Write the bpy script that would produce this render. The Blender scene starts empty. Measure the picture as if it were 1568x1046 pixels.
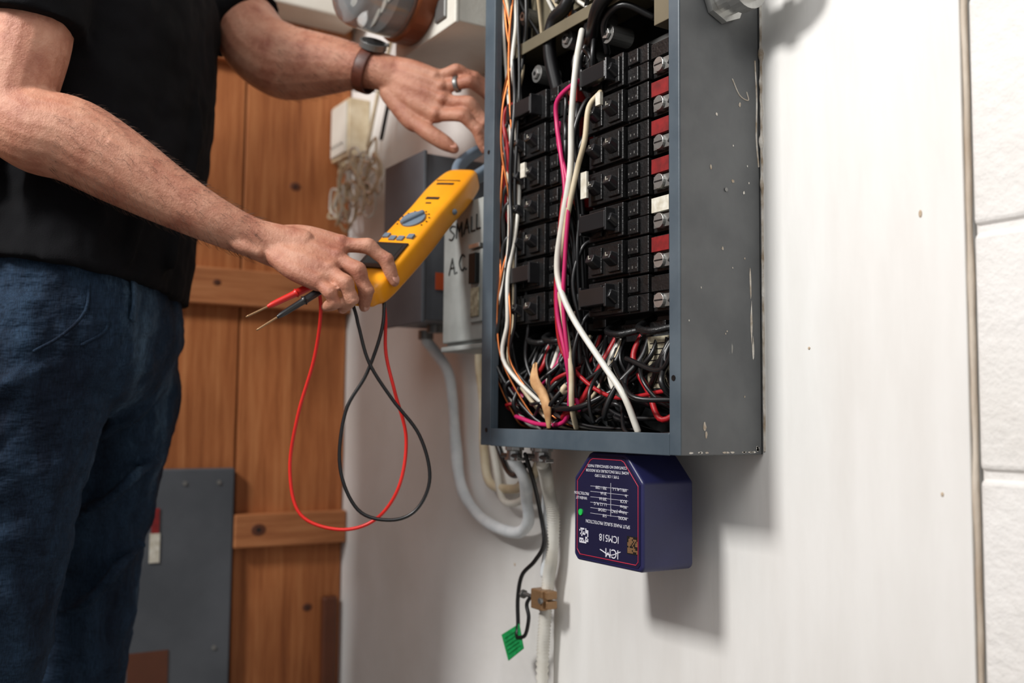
import bpy, bmesh, math, random
from mathutils import Vector, Matrix, noise
random.seed(7)
V=Vector
scene=bpy.context.scene

# ------------------------------------------------------------------ materials
def nodes_of(name):
    m=bpy.data.materials.new(name); m.use_nodes=True
    nt=m.node_tree
    return m,nt,nt.nodes['Principled BSDF']
def ramp(nt,stops,fac):
    r=nt.nodes.new('ShaderNodeValToRGB')
    e=r.color_ramp.elements
    e[0].position,e[0].color=stops[0][0],(*stops[0][1],1)
    e[1].position,e[1].color=stops[-1][0],(*stops[-1][1],1)
    for p,c in stops[1:-1]:
        x=e.new(p); x.color=(*c,1)
    nt.links.new(fac,r.inputs[0]); return r
def coords(nt,scale=(1,1,1)):
    tc=nt.nodes.new('ShaderNodeTexCoord'); mp=nt.nodes.new('ShaderNodeMapping')
    mp.inputs['Scale'].default_value=scale
    nt.links.new(tc.outputs['Object'],mp.inputs[0]); return mp.outputs[0]
def noisen(nt,vec,scale,detail=4,rough=.55):
    n=nt.nodes.new('ShaderNodeTexNoise'); n.inputs['Scale'].default_value=scale
    n.inputs['Detail'].default_value=detail; n.inputs['Roughness'].default_value=rough
    nt.links.new(vec,n.inputs['Vector']); return n.outputs['Fac']
def bumpn(nt,bs,h,strength,dist=.01,chain=None):
    b=nt.nodes.new('ShaderNodeBump'); b.inputs['Strength'].default_value=strength
    b.inputs['Distance'].default_value=dist
    if chain is not None: nt.links.new(chain.outputs[0],b.inputs['Normal'])
    nt.links.new(h,b.inputs['Height']); nt.links.new(b.outputs[0],bs.inputs['Normal']); return b
def mat(name,col,rough=.5,metal=0,col2=None,ns=20,bump=0,bs_=200,dist=.002,sss=0,spec=.5,stretch=(1,1,1),lo=.35,hi=.65,trans=0,coat=0):
    m,nt,b=nodes_of(name)
    b.inputs['Roughness'].default_value=rough; b.inputs['Metallic'].default_value=metal
    b.inputs['Specular IOR Level'].default_value=spec
    if trans: b.inputs['Transmission Weight'].default_value=trans
    if coat: b.inputs['Coat Weight'].default_value=coat
    v=coords(nt,stretch)
    if col2 is None: col2=tuple(c*.85 for c in col)
    n=noisen(nt,v,ns)
    r=ramp(nt,[(lo,col2),(hi,col)],n)
    nt.links.new(r.outputs[0],b.inputs['Base Color'])
    if bump: bumpn(nt,b,noisen(nt,v,bs_),bump,dist)
    return m
def lin(r,g,b):
    f=lambda c:((c/255+.055)/1.055)**2.4 if c>10 else c/255/12.92
    return (f(r),f(g),f(b))

m_wall=mat('painted_plaster',lin(236,235,233),.6,col2=lin(224,222,218),ns=5,bump=.25,bs_=90,dist=.002)
m_board=mat('painted_board',lin(240,239,236),.5,col2=lin(231,229,225),ns=6,bump=.2,bs_=60,dist=.0015,stretch=(3,3,.6))
def block_mat():
    m,nt,b=nodes_of('painted_block'); b.inputs['Roughness'].default_value=.6
    v=coords(nt); n=noisen(nt,v,75,7,.65)
    r=ramp(nt,[(.3,lin(230,227,222)),(.6,lin(242,240,237))],noisen(nt,v,9))
    nt.links.new(r.outputs[0],b.inputs['Base Color']); b1=bumpn(nt,b,n,.6,.004); bumpn(nt,b,noisen(nt,v,12,3),.4,.007,b1); return m
m_block=block_mat()
m_caulk=mat('old_caulk',lin(214,203,188),.75,col2=lin(176,158,138),ns=30,bump=.5,bs_=150,stretch=(1,1,.3))
m_caulkw=mat('chipped_paint',lin(232,228,220),.7,col2=lin(168,150,128),ns=60,bump=.6,bs_=200)
m_floor=mat('concrete_floor',lin(120,116,110),.8,col2=lin(95,92,88),ns=4,bump=.3,bs_=60)
def wood_mat(name,stretch,c1,c2,c3):
    m,nt,b=nodes_of(name); b.inputs['Roughness'].default_value=.6; b.inputs['Specular IOR Level'].default_value=.3
    v=coords(nt,stretch); n=noisen(nt,v,9,9,.68)
    r=ramp(nt,[(.3,c3),(.5,c1),(.7,c2)],n)
    v2=coords(nt,(1,1,1)); n2=noisen(nt,v2,3.0,2)
    r2=ramp(nt,[(.35,(.7,.66,.62)),(.65,(1.1,1.07,1.04))],n2)
    vo=nt.nodes.new('ShaderNodeTexVoronoi'); vo.inputs['Scale'].default_value=4.2
    mp=nt.nodes.new('ShaderNodeMapping'); mp.inputs['Scale'].default_value=(1,1.3,1)
    tc=nt.nodes.new('ShaderNodeTexCoord'); nt.links.new(tc.outputs['Object'],mp.inputs[0]); nt.links.new(mp.outputs[0],vo.inputs['Vector'])
    r3=ramp(nt,[(.04,(.28,.2,.16)),(.1,(1,1,1))],vo.outputs['Distance'])
    mx=nt.nodes.new('ShaderNodeMixRGB'); mx.blend_type='MULTIPLY'; mx.inputs[0].default_value=1
    nt.links.new(r.outputs[0],mx.inputs[1]); nt.links.new(r2.outputs[0],mx.inputs[2])
    mx2=nt.nodes.new('ShaderNodeMixRGB'); mx2.blend_type='MULTIPLY'; mx2.inputs[0].default_value=1
    nt.links.new(mx.outputs[0],mx2.inputs[1]); nt.links.new(r3.outputs[0],mx2.inputs[2])
    nt.links.new(mx2.outputs[0],b.inputs['Base Color']); bumpn(nt,b,n,.2,.002); return m
m_woodv=wood_mat('pine_vertical',(8,8,.45),lin(172,106,62),lin(194,130,82),lin(134,76,40))
m_woodh=wood_mat('pine_horizontal',(8,.45,8),lin(178,116,74),lin(198,138,94),lin(142,84,50))
m_brown=mat('dark_wood',lin(95,50,28),.5)
m_greyboard=mat('grey_painted_board',lin(88,92,98),.5,col2=lin(72,76,82),ns=6)
def panel_mat(name,base,dark,chip,th=.66):
    m,nt,b=nodes_of(name); b.inputs['Roughness'].default_value=.42
    v=coords(nt); n=noisen(nt,v,14,5)
    r=ramp(nt,[(.35,dark),(.65,base)],n)
    v2=coords(nt,(1,1,.3)); n2=noisen(nt,v2,55,3,.5)
    r2=ramp(nt,[(th,(0,0,0)),(th+.015,(1,1,1))],n2)
    mx=nt.nodes.new('ShaderNodeMixRGB'); nt.links.new(r2.outputs[0],mx.inputs[0])
    nt.links.new(r.outputs[0],mx.inputs[1]); mx.inputs[2].default_value=(*chip,1)
    nt.links.new(mx.outputs[0],b.inputs['Base Color'])
    bumpn(nt,b,noisen(nt,v,30,6),.25,.002); return m
m_panel=panel_mat('grey_enamel',lin(98,100,101),lin(82,84,86),lin(150,148,142),.72)
m_lip=panel_mat('grey_enamel_lip',lin(86,98,107),lin(68,81,91),lin(160,160,156),.72)
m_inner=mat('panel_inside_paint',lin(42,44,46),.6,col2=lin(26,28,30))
m_blk=mat('black_phenolic',lin(25,25,26),.36,col2=lin(15,15,16),ns=60,bump=.3,bs_=300,spec=.5)
m_blk2=mat('black_phenolic_handle',lin(33,33,35),.28,spec=.6)
m_wblk=mat('black_insulation',lin(22,22,24),.35,spec=.6)
m_wwht=mat('white_insulation',lin(232,230,222),.4,col2=lin(215,210,198),ns=30)
m_wcream=mat('cream_insulation',lin(222,208,180),.5,col2=lin(196,176,142),ns=30)
m_pink=mat('magenta_insulation',lin(205,40,105),.4)
m_redw=mat('red_insulation',lin(175,28,36),.4)
m_copper=mat('bare_copper',lin(205,120,70),.35,metal=.9)
m_silver=mat('zinc_metal',lin(205,205,202),.3,metal=.85,bump=.2,bs_=100)
m_steel=mat('dull_steel',lin(140,140,138),.45,metal=.8)
m_khaki=mat('khaki_metal',lin(120,112,92),.5,metal=.3)
m_redlab=mat('red_label',lin(140,22,24),.5,col2=lin(105,16,18),ns=90)
m_whtlab=mat('white_label',lin(225,222,210),.6,col2=lin(195,188,170),ns=120)
m_tape=mat('masking_tape',lin(214,170,120),.7,col2=lin(180,130,85),ns=60)
m_paper=mat('aged_paper_label',lin(185,178,155),.6,col2=lin(130,122,102),ns=90)
m_navy=mat('navy_plastic',lin(36,38,84),.42,col2=lin(31,33,75),bump=.15,bs_=500,dist=.0005)
m_navyf=mat('navy_label',lin(27,28,60),.4)
m_redline=mat('red_ink',lin(190,40,70),.5)
m_wink=mat('white_ink',lin(225,225,235),.5)
m_bink=mat('black_ink',lin(20,20,20),.5)
m_green=mat('green_plastic_tag',lin(20,150,80),.45,col2=lin(10,120,60),ns=200)
m_led=mat('green_led',lin(40,200,90),.3)
m_brass=mat('bronze_clamp',lin(160,125,90),.45,metal=.5,bump=.3)
m_acbox=mat('light_grey_enamel',lin(165,170,168),.5,col2=lin(145,150,148),bump=.15,bs_=60)
m_dkbox=mat('dark_grey_enamel',lin(98,102,108),.5,col2=lin(78,82,88),ns=8)
m_cable=mat('painted_grey_cable',lin(238,242,244),.55,col2=lin(220,226,230),ns=40,bump=.3,bs_=150)
m_offw=mat('offwhite_enamel',lin(222,219,209),.5,col2=lin(204,198,186),ns=8,bump=.2)
m_glass=mat('meter_glass',(.8,.85,.88),.05,trans=.85)
m_amber=mat('brown_ring',lin(130,70,40),.35,metal=.2)
m_yellow=mat('yellow_plastic',lin(246,164,12),.4,col2=lin(238,152,8),bump=.1,bs_=400,dist=.0004)
m_greyp=mat('grey_plastic',lin(110,125,140),.4)
m_dkp=mat('dark_plastic',lin(28,30,32),.25)
m_lred=mat('red_test_lead',lin(225,40,32),.4)
m_shirt=mat('black_cotton',lin(19,19,22),.9,col2=lin(13,13,15),ns=9,bump=.5,bs_=700,dist=.001,spec=.12)
def denim():
    m,nt,b=nodes_of('blue_denim'); b.inputs['Roughness'].default_value=.85; b.inputs['Specular IOR Level'].default_value=.15
    v=coords(nt,(1,1,.3)); n=noisen(nt,v,9,9,.7)
    r=ramp(nt,[(.36,lin(15,24,38)),(.54,lin(33,50,69)),(.72,lin(84,108,130))],n)
    v2=coords(nt,(1,1,.1)); n2=noisen(nt,v2,900,2)
    r2=ramp(nt,[(.3,(.6,.6,.6)),(.7,(1.35,1.35,1.35))],n2)
    mx=nt.nodes.new('ShaderNodeMixRGB'); mx.blend_type='MULTIPLY'; mx.inputs[0].default_value=1
    nt.links.new(r.outputs[0],mx.inputs[1]); nt.links.new(r2.outputs[0],mx.inputs[2])
    nt.links.new(mx.outputs[0],b.inputs['Base Color'])
    v3=coords(nt,(1,1,2.2)); b1=bumpn(nt,b,noisen(nt,v3,11,4,.55),.9,.02); bumpn(nt,b,n2,.4,.001,b1); return m
m_denim=denim()
def skin():
    m,nt,b=nodes_of('skin'); b.inputs['Roughness'].default_value=.46; b.inputs['Specular IOR Level'].default_value=.42
    v=coords(nt); n=noisen(nt,v,30,7,.65)
    r=ramp(nt,[(.3,lin(158,96,76)),(.48,lin(184,127,103)),(.7,lin(202,150,125))],n)
    nt.links.new(r.outputs[0],b.inputs['Base Color'])
    b.inputs['Subsurface Weight'].default_value=.1; b.inputs['Subsurface Radius'].default_value=(.012,.004,.002); b.inputs['Subsurface Scale'].default_value=.4
    vo=nt.nodes.new('ShaderNodeTexVoronoi'); vo.inputs['Scale'].default_value=420; nt.links.new(v,vo.inputs['Vector'])
    b1=bumpn(nt,b,noisen(nt,v,120,7,.7),.55,.003); bumpn(nt,b,vo.outputs['Distance'],.2,.0008,b1); return m
m_skin=skin()
m_nail=mat('nail',lin(214,158,138),.3)
m_hair=mat('brown_hair',lin(70,46,32),.6)
m_leather=mat('brown_leather',lin(96,46,28),.5,col2=lin(70,32,20),ns=60)
m_shoe=mat('shoe_leather',lin(50,38,30),.5)
m_sole=mat('rubber_sole',lin(30,28,26),.8)
m_orange=mat('orange_sticker',lin(190,80,40),.5)
m_rust=mat('rust_stain',lin(176,150,122),.8,col2=lin(205,190,170),ns=200)

# ------------------------------------------------------------------ mesh tools
PINV={}
def link(o,parent=None):
    scene.collection.objects.link(o)
    if parent is not None:
        o.parent=parent; o.matrix_parent_inverse=PINV[parent.name]
    return o
def grp(name,loc=(0,0,0),rotz=0):
    e=bpy.data.objects.new(name,None); e.empty_display_size=.05
    scene.collection.objects.link(e)
    e.location=loc; e.rotation_euler=(0,0,rotz)
    PINV[e.name]=(Matrix.Translation(V(loc))@Matrix.Rotation(rotz,4,'Z')).inverted()
    return e
class MB:
    def __init__(s): s.v=[]; s.f=[]; s.mi=[]; s.mats=[]
    def idx(s,m):
        if m not in s.mats: s.mats.append(m)
        return s.mats.index(m)
    def add(s,vs,fs,m):
        o=len(s.v); i=s.idx(m); s.v+=[tuple(x) for x in vs]
        for f in fs: s.f.append(tuple(a+o for a in f)); s.mi.append(i)
    def build(s,name,parent=None,smooth=True,bevel=0,segs=2):
        me=bpy.data.meshes.new(name); me.from_pydata(s.v,[],s.f)
        for m in s.mats: me.materials.append(m)
        me.polygons.foreach_set('material_index',s.mi)
        bm=bmesh.new(); bm.from_mesh(me); bmesh.ops.recalc_face_normals(bm,faces=bm.faces); bm.to_mesh(me); bm.free()
        me.polygons.foreach_set('use_smooth',[smooth]*len(me.polygons)); me.update()
        o=bpy.data.objects.new(name,me); link(o,parent)
        if bevel:
            b=o.modifiers.new('bevel','BEVEL'); b.width=bevel; b.segments=segs; b.limit_method='ANGLE'; b.angle_limit=.6; b.harden_normals=smooth
        return o
def boxvf(x0,x1,y0,y1,z0,z1):
    vs=[(x,y,z) for x in (x0,x1) for y in (y0,y1) for z in (z0,z1)]
    fs=[(0,1,3,2),(4,6,7,5),(0,4,5,1),(2,3,7,6),(0,2,6,4),(1,5,7,3)]
    return vs,fs
def box(name,b,m,parent=None,bevel=.001,segs=2):
    mb=MB(); mb.add(*boxvf(*b),m); return mb.build(name,parent,smooth=False,bevel=bevel,segs=segs)
def xbox(mb,b,m): mb.add(*boxvf(*b),m)
def cr(p,t):
    n=len(p)-1; x=t*n; i=min(int(x),n-1); u=x-i
    g=lambda k: p[max(0,min(n,k))]
    a,b,c,d=g(i-1),g(i),g(i+1),g(i+2)
    if i==0: a=b*2-c
    if i==n-1: d=c*2-b
    return .5*((2*b)+(c-a)*u+(2*a-5*b+4*c-d)*u*u+(3*b-a-3*c+d)*u**3)
def loft(pts,rad,seg=12,per=6,hint=None,power=2,rib=None,round_=True,wob=0):
    """smooth tube; rad scalar or list of (r_side,r_hint) ; hint = direction of 2nd radius"""
    P=[V(p) for p in pts]; n=len(P)
    if not isinstance(rad,(list,tuple)): rad=[rad]*n
    Rr=[V((r,r,0)) if not isinstance(r,(list,tuple)) else V((r[0],r[1],0)) for r in rad]
    if n==2: per=max(per,2)
    N=(n-1)*per
    C=[cr(P,i/N) for i in range(N+1)]; S=[cr(Rr,i/N) for i in range(N+1)]
    T=[(C[min(i+1,N)]-C[max(i-1,0)]).normalized() for i in range(N+1)]
    rings=[]; prev=None
    for i in range(N+1):
        t=T[i]
        if hint is not None: h=V(hint)
        else:
            h=prev if prev is not None else (V((0,0,1)) if abs(t.z)<.9 else V((1,0,0)))
        h=(h-t*h.dot(t)).normalized(); prev=h; s=h.cross(t)
        rings.append((C[i],s,h,S[i].x,S[i].y,t))
    if round_:
        c,s,h,a,b,t=rings[0]; r=min(a,b)
        pre=[(c-t*r*math.sin(q),s,h,a*math.cos(q),b*math.cos(q),t) for q in (1.35,.9,.45)]
        c,s,h,a,b,t=rings[-1]; r=min(a,b)
        post=[(c+t*r*math.sin(q),s,h,a*math.cos(q),b*math.cos(q),t) for q in (.45,.9,1.35)]
        rings=pre+rings+post
    vs=[];fs=[]
    for c,s,h,a,b,t in rings:
        for j in range(seg):
            q=2*math.pi*j/seg; cx,sy=math.cos(q),math.sin(q)
            if power!=2:
                cx=math.copysign(abs(cx)**(2/power),cx); sy=math.copysign(abs(sy)**(2/power),sy)
            p=c+s*(a*cx)+h*(b*sy)
            if wob: p=p+(p-c).normalized()*wob*noise.noise(p*25)
            vs.append(p)
    M=len(rings)
    for i in range(M-1):
        for j in range(seg):
            k=(j+1)%seg; fs.append((i*seg+j,i*seg+k,(i+1)*seg+k,(i+1)*seg+j))
    fs.append(tuple(reversed(range(seg)))); fs.append(tuple((M-1)*seg+j for j in range(seg)))
    return vs,fs
def tube(name,pts,r,m,parent=None,seg=10,per=8,**k):
    mb=MB(); mb.add(*loft(pts,r,seg,per,**k),m); return mb.build(name,parent)
def sphvf(c,sc,R=None,u=16,v=10):
    vs=[];fs=[]; c=V(c)
    for i in range(v+1):
        a=math.pi*i/v
        for j in range(u):
            b=2*math.pi*j/u
            p=V((sc[0]*math.sin(a)*math.cos(b),sc[1]*math.sin(a)*math.sin(b),sc[2]*math.cos(a)))
            if R is not None: p=R@p
            vs.append(c+p)
    for i in range(v):
        for j in range(u):
            k=(j+1)%u; fs.append((i*u+j,(i+1)*u+j,(i+1)*u+k,i*u+k))
    return vs,fs
def cylvf(c,d,r,h,seg=20,r2=None):
    c=V(c); d=V(d).normalized(); r2=r if r2 is None else r2
    a=d.orthogonal().normalized(); b=d.cross(a); vs=[];
    for cc,rr in ((c,r),(c+d*h,r2)):
        for j in range(seg):
            q=2*math.pi*j/seg; vs.append(cc+a*(rr*math.cos(q))+b*(rr*math.sin(q)))
    fs=[(j,(j+1)%seg,seg+(j+1)%seg,seg+j) for j in range(seg)]
    fs.append(tuple(reversed(range(seg)))); fs.append(tuple(range(seg,2*seg)))
    return vs,fs
def prism(poly,y0,y1):
    n=len(poly); vs=[(x,y0,z) for x,z in poly]+[(x,y1,z) for x,z in poly]
    fs=[(j,(j+1)%n,n+(j+1)%n,n+j) for j in range(n)]+[tuple(reversed(range(n))),tuple(range(n,2*n))]
    return vs,fs
def text(name,body,loc,size,m,parent,upside=False,align='CENTER'):
    cu=bpy.data.curves.new(name,'FONT'); cu.body=body; cu.size=size; cu.align_x=align; cu.extrude=.0001
    cu.materials.append(m); o=bpy.data.objects.new(name,cu)
    R=Matrix.Rotation(math.pi/2,4,'X')
    if upside: R=Matrix.Rotation(math.pi,4,'Y')@R
    o.matrix_basis=Matrix.Translation(V(loc))@R
    link(o,parent); return o

# ------------------------------------------------------------------ camera
cam=bpy.data.cameras.new('camera'); co=bpy.data.objects.new('camera',cam); scene.collection.objects.link(co)
p=math.radians(4.4); r=0.0098
Fh=V((-0.848,0.53,0)).normalized(); R0=V((0.53,0.848,0)).normalized(); Z=V((0,0,1))
F=Fh*math.cos(p)+Z*math.sin(p); U0=Z*math.cos(p)-Fh*math.sin(p)
Rc=R0*math.cos(r)+U0*math.sin(r); Uc=U0*math.cos(r)-R0*math.sin(r)
co.matrix_world=Matrix((( Rc.x,Uc.x,-F.x,.72),(Rc.y,Uc.y,-F.y,-.7505),(Rc.z,Uc.z,-F.z,.86),(0,0,0,1)))
cam.lens=35; cam.sensor_width=36; cam.clip_start=.02
cam.dof.use_dof=True; cam.dof.focus_distance=1.03; cam.dof.aperture_fstop=3.6
scene.camera=co

# ------------------------------------------------------------------ room
box('floor',(-1.3,2.2,-3.2,.2,-.05,0),m_floor,None,0)
mb=MB(); xbox(mb,(-1.3,.229,.008,.2,0,2.5),m_wall)
mb.build('wall_north',None,False)
mb=MB()
zs=[0,.218,.418,.618,.818,1.018,1.218,1.418,1.618,1.818,2.018,2.218,2.5]
for i in range(len(zs)-1):
    off=.39 if i%2 else .19
    xs=[.232]+[x for x in (.236+off,.236+off+.4,.236+off+.8,.236+off+1.2,.236+off+1.6) if x<2.15]+[2.2]
    for a,b in zip(xs[:-1],xs[1:]): xbox(mb,(a+.002,b-.002,-.001,.19,zs[i]+.003,zs[i+1]-.003),m_block)
xbox(mb,(.2335,2.2,.0025,.2,0,2.5),m_block)
mb.build('wall_north_block',None,False,bevel=.005,segs=3)
box('trim_1',(-.372,.226,0,.008,.0,2.5),m_board,None,.0015)
mb=MB()
for x,z,y,rx,rz in ((.185,1.04,-.0002,.0018,.0035),(.29,.88,-.0012,.003,.006),(.30,.955,-.0012,.002,.004),(-.48,.655,.0078,.0022,.0022),(.06,.93,-.0002,.0015,.0015),(.2,.80,-.0002,.0015,.002)):
    mb.add(*sphvf((x,y,z),(rx,.0006,rz),None,12,6),m_rust)
mb.build('wall_stains')
box('wall_west',(-1.3,-1.118,-3.2,.008,0,2.5),m_woodv,None,0)
mb=MB(); ys=[-3.2,-2.9,-2.6,-2.3,-2.0,-1.75,-1.5,-1.25,-1.0,-.75,-.50,-.205,0.007]
for a,b in zip(ys[:-1],ys[1:]): xbox(mb,(-1.1175,-1.105,a+.0015,b-.0015,0,2.5),m_woodv)
mb.build('trim_2',None,False,bevel=.002)
mb=MB()
xbox(mb,(-1.1045,-1.083,-3.2,.006,1.06,1.128),m_woodh)
xbox(mb,(-1.1045,-1.083,-.2095,.006,.62,.681),m_woodh)
xbox(mb,(-1.1045,-1.083,-3.2,-.20,1.515,1.60),m_woodh)
mb.build('trim_3',None,False,bevel=.003)
mb=MB()
for x,y,z,s in ((-1.083,-.165,.652,1),(-1.083,-.255,1.10,.55),(-1.105,-.105,1.30,.8),(-1.105,-.27,1.08,.6),(-1.105,-.06,.50,.7)):
    mb.add(*sphvf((x,y,z),(.0006,.014*s,.011*s)),m_brown); mb.add(*sphvf((x+.0002,y,z),(.0006,.006*s,.005*s)),m_bink)
mb.build('wood_knots')
box('shadow_gap_strip',(-1.1045,-1.09,-.035,-.004,.02,.52),m_brown,None,.006)  # added dark strip; its brown stands in for the shadow gap by the corner
g=grp('grey_backboard',(-1.095,-.4,.5))
box('board',(-1.104,-1.085,-.75,-.211,.02,.765),m_greyboard,g,.003)
box('cutout',(-1.0845,-1.083,-.385,-.318,.3,.455),m_brown,g,.0005)
mb=MB()
for y,z in ((-.24,.74),(-.24,.45),(-.30,.74)): mb.add(*cylvf((-1.085,y,z),(1,0,0),.004,.002,12),m_steel)
mb.build('screws',g,False)
g=grp('red_white_tag',(-1.08,-.35,.65))
box('white_part',(-1.0845,-1.0825,-.356,-.339,.605,.655),m_whtlab,g,.0003)
box('red_part',(-1.0845,-1.0824,-.354,-.341,.655,.698),m_redlab,g,.0003)
mb=MB()
zz=[.02+i*.012 for i in range(205)]
mb.add(*loft([(.2292+.0008*noise.noise(V((0,0,z*18))),.003,z) for z in zz],[.0026+.0012*noise.noise(V((3,0,z*22))) for z in zz],8,1),m_caulk)
mb.build('trim_4')

# ------------------------------------------------------------------ breaker panel
g=grp('breaker_panel',(-.187,-.055,1.17))
X0,X1,Y0,Y1,Z0,Z1=-.374,0,-.11,-.001,.826,1.56
mb=MB(); t=.0018
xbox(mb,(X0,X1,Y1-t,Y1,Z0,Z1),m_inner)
xbox(mb,(X1-t,X1,Y0,Y1-t,Z0,Z1),m_panel)
xbox(mb,(X0,X1-t,Y0,Y1-t,Z0,Z0+t),m_panel)
xbox(mb,(X0,X0+t,Y0,Y1-t,Z0+t,Z1),m_panel)
xbox(mb,(X0+t,X1-t,Y0,Y1-t,Z1-t,Z1),m_panel)
mb.build('cabinet',g,False,bevel=.0012)
mb=MB(); FR=.0145
xbox(mb,(X1-FR,X1+.0008,Y0-.002,Y0,Z0,Z1),m_lip); xbox(mb,(X1-FR-.0005,X1-FR+.0015,Y0,Y0+.007,Z0+.02,Z1),m_lip)
xbox(mb,(X0-.0008,X0+.024,Y0-.002,Y0,Z0,Z1),m_lip); xbox(mb,(X0+.022,X0+.024,Y0,Y0+.009,Z0+.02,Z1),m_lip)
xbox(mb,(X0+.0242,X1-FR-.0002,Y0-.002,Y0,Z0-.0005,Z0+.021),m_lip); xbox(mb,(X0+.02,X1-FR,Y0,Y0+.009,Z0+.019,Z0+.021),m_lip)
xbox(mb,(X0+.0242,X1-FR-.0002,Y0-.002,Y0,Z1-.021,Z1),m_lip)
mb.build('front_lip',g,False,bevel=.0008)
mb=MB()
def chip(y,z,w,h):
    n=9; pv=[]
    for k in range(n):
        a=2*math.pi*k/n; q=.6+.5*random.random(); pv.append((.0004,y+w*q*math.cos(a),z+h*q*math.sin(a)))
    vs=pv+[(.0001,b,c) for _,b,c in pv]
    mb.add(vs,[tuple(range(n))]+[(k,(k+1)%n,n+(k+1)%n,n+k) for k in range(n)],m_caulkw)
chip(-.016,.957,.0018,.026); chip(-.017,1.0,.0014,.02); chip(-.014,.93,.0016,.014)
chip(-.08,.853,.0022,.006); chip(-.078,.846,.0016,.004); chip(-.055,1.03,.0014,.002); chip(-.04,1.10,.0022,.002)
chip(-.07,1.11,.0012,.003); chip(-.03,1.18,.0016,.003); chip(-.025,1.09,.0016,.002); chip(-.062,1.165,.0016,.0016)
for k in range(12): chip(-.008-.002*random.random(),.83+.003*random.random(),.0015,.0015); chip(random.uniform(-.1,-.01),.8285,.003,.0010)
for k in range(10): chip(random.uniform(-.1,-.008),random.uniform(.85,1.25),.0008,.0012)
mb.add(*loft([(.0003,-.04,1.205),(.0003,-.03,1.19),(.0003,-.018,1.187),(.0003,-.02,1.195)],.0006,5,6),m_caulkw)
mb.add(*loft([(.0003,-.008,1.23),(.0003,-.006,1.19),(.0003,-.007,1.15),(.0003,-.004,1.12)],.0009,5,8),m_caulkw)
mb.build('paint_chips',g,False)
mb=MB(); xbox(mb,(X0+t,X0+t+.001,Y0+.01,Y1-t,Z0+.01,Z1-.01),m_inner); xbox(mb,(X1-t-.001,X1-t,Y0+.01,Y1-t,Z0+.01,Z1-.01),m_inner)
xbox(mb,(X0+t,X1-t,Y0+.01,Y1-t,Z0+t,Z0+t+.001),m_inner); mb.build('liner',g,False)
mb=MB(); xbox(mb,(-.335,-.05,-.034,-.03,.965,1.29),m_steel); xbox(mb,(-.215,-.19,-.055,-.034,.965,1.29),m_blk)
mb.build('bus_plate',g,False,bevel=.001)
rows=[1.243-.0417*i for i in range(7)]
mb=MB(); mh=MB(); ml=MB(); ms=MB()
def breaker(x0,x1,zc,side,tie,i):
    h=.0198
    xbox(mb,(x0,x1,-.078,-.034,zc-h,zc-.0003),m_blk); xbox(mb,(x0,x1,-.078,-.034,zc+.0003,zc+h),m_blk)
    a,b=(x0+.004,x0+.066) if side=='R' else (x0+.002,x0+.072)
    dz=.0012+.0012*((i*7)%3)/2
    xbox(mb,(a,b,-.086-.001*(i%2),-.077,zc-h+dz,zc+h-.0012),m_blk)
    for s in (-1,1):
        z0,z1=(zc-h+.002,zc-.002) if s<0 else (zc+.002,zc+h-.002)
        xbox(mb,(b+.002,b+.0195,-.0815,-.077,z0,z1),m_blk)
        for k in range(5):
            xbox(ml,(b+.0035+k*.0031,b+.0052+k*.0031,-.0817,-.0815,z0+.004,z0+.0052+.002*random.random()),m_steel if (i+k)%2 else m_blk2)
            xbox(ml,(b+.0035+k*.0031,b+.0055+k*.0031,-.0817,-.0815,z0+.009,z0+.0098+.001*random.random()),m_blk2)
    for k in (0,1):
        hx=a+.010+k*.031
        xbox(mb,(hx-.002,hx+.018,-.0895,-.086,zc-.0145,zc+.0145),m_blk)
        mh.add(*loft([(hx+.008,-.087,zc-.002),(hx+.008,-.0985,zc+.003)],[(.0085,.0075),(.007,.005)],12,3,hint=(0,0,1),power=5,round_=False),m_blk2)
        xbox(ml,(hx+.0065,hx+.0072,-.0991,-.0985,zc+.0015,zc+.006),m_whtlab); xbox(ml,(hx+.0085,hx+.0105,-.0991,-.0985,zc+.002,zc+.0028),m_whtlab)
    if tie:
        xbox(mh,(a+.004,b-.012,-.1025,-.094,zc-.009,zc+.010),m_blk2); xbox(mh,(a+.002,a+.006,-.102,-.086,zc-.012,zc+.013),m_blk2)
        xbox(mh,(b-.014,b-.010,-.102,-.086,zc-.012,zc+.013),m_blk2)
for i,z in enumerate(rows):
    breaker(-.185,-.086,z,'R',i in (0,4,6),i)
    breaker(-.342,-.232,z+.001,'L',i in (0,5),i+2)
    m=m_whtlab if i==4 else (m_blk if i in (0,6,) else m_redlab)
    xbox(ml,(-.0835,-.056,-.076,-.034,z+.001,z+.0165),m); xbox(mb,(-.0845,-.048,-.072,-.034,z-.0198,z+.0185),m_blk)
    ms.add(*cylvf((-.068,-.072,z-.0095),(0,-1,0),.0078,.008,18),m_silver); xbox(ms,(-.079,-.054,-.0768,-.072,z-.0165,z-.003),m_steel)
    xbox(ms,(-.0745,-.0615,-.0804,-.0798,z-.0103,z-.0087),m_blk)
    ms.add(*cylvf((-.224,-.066,z-.012),(.25,-1,0),.0055,.008,14),m_silver)
    if i in (0,1,3): xbox(ml,(-.231,-.214,-.080,-.05,z-.01,z+.014),m_redlab)
xbox(ml,(-.1475,-.139,-.1025,-.0985,rows[1]+.004,rows[1]+.018),m_whtlab)
xbox(ml,(-.176,-.165,-.1015,-.0988,rows[3]-.012,rows[3]+.018),m_whtlab)
xbox(ml,(-.303,-.293,-.1015,-.0988,rows[2]-.004,rows[2]+.014),m_whtlab)
mb.build('breaker_bodies',g,False,bevel=.0009); mh.build('breaker_handles',g,False,bevel=.001)
ml.build('breaker_labels',g,False); ms.build('terminal_screws',g,False,bevel=.0006)
mb=MB()
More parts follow.
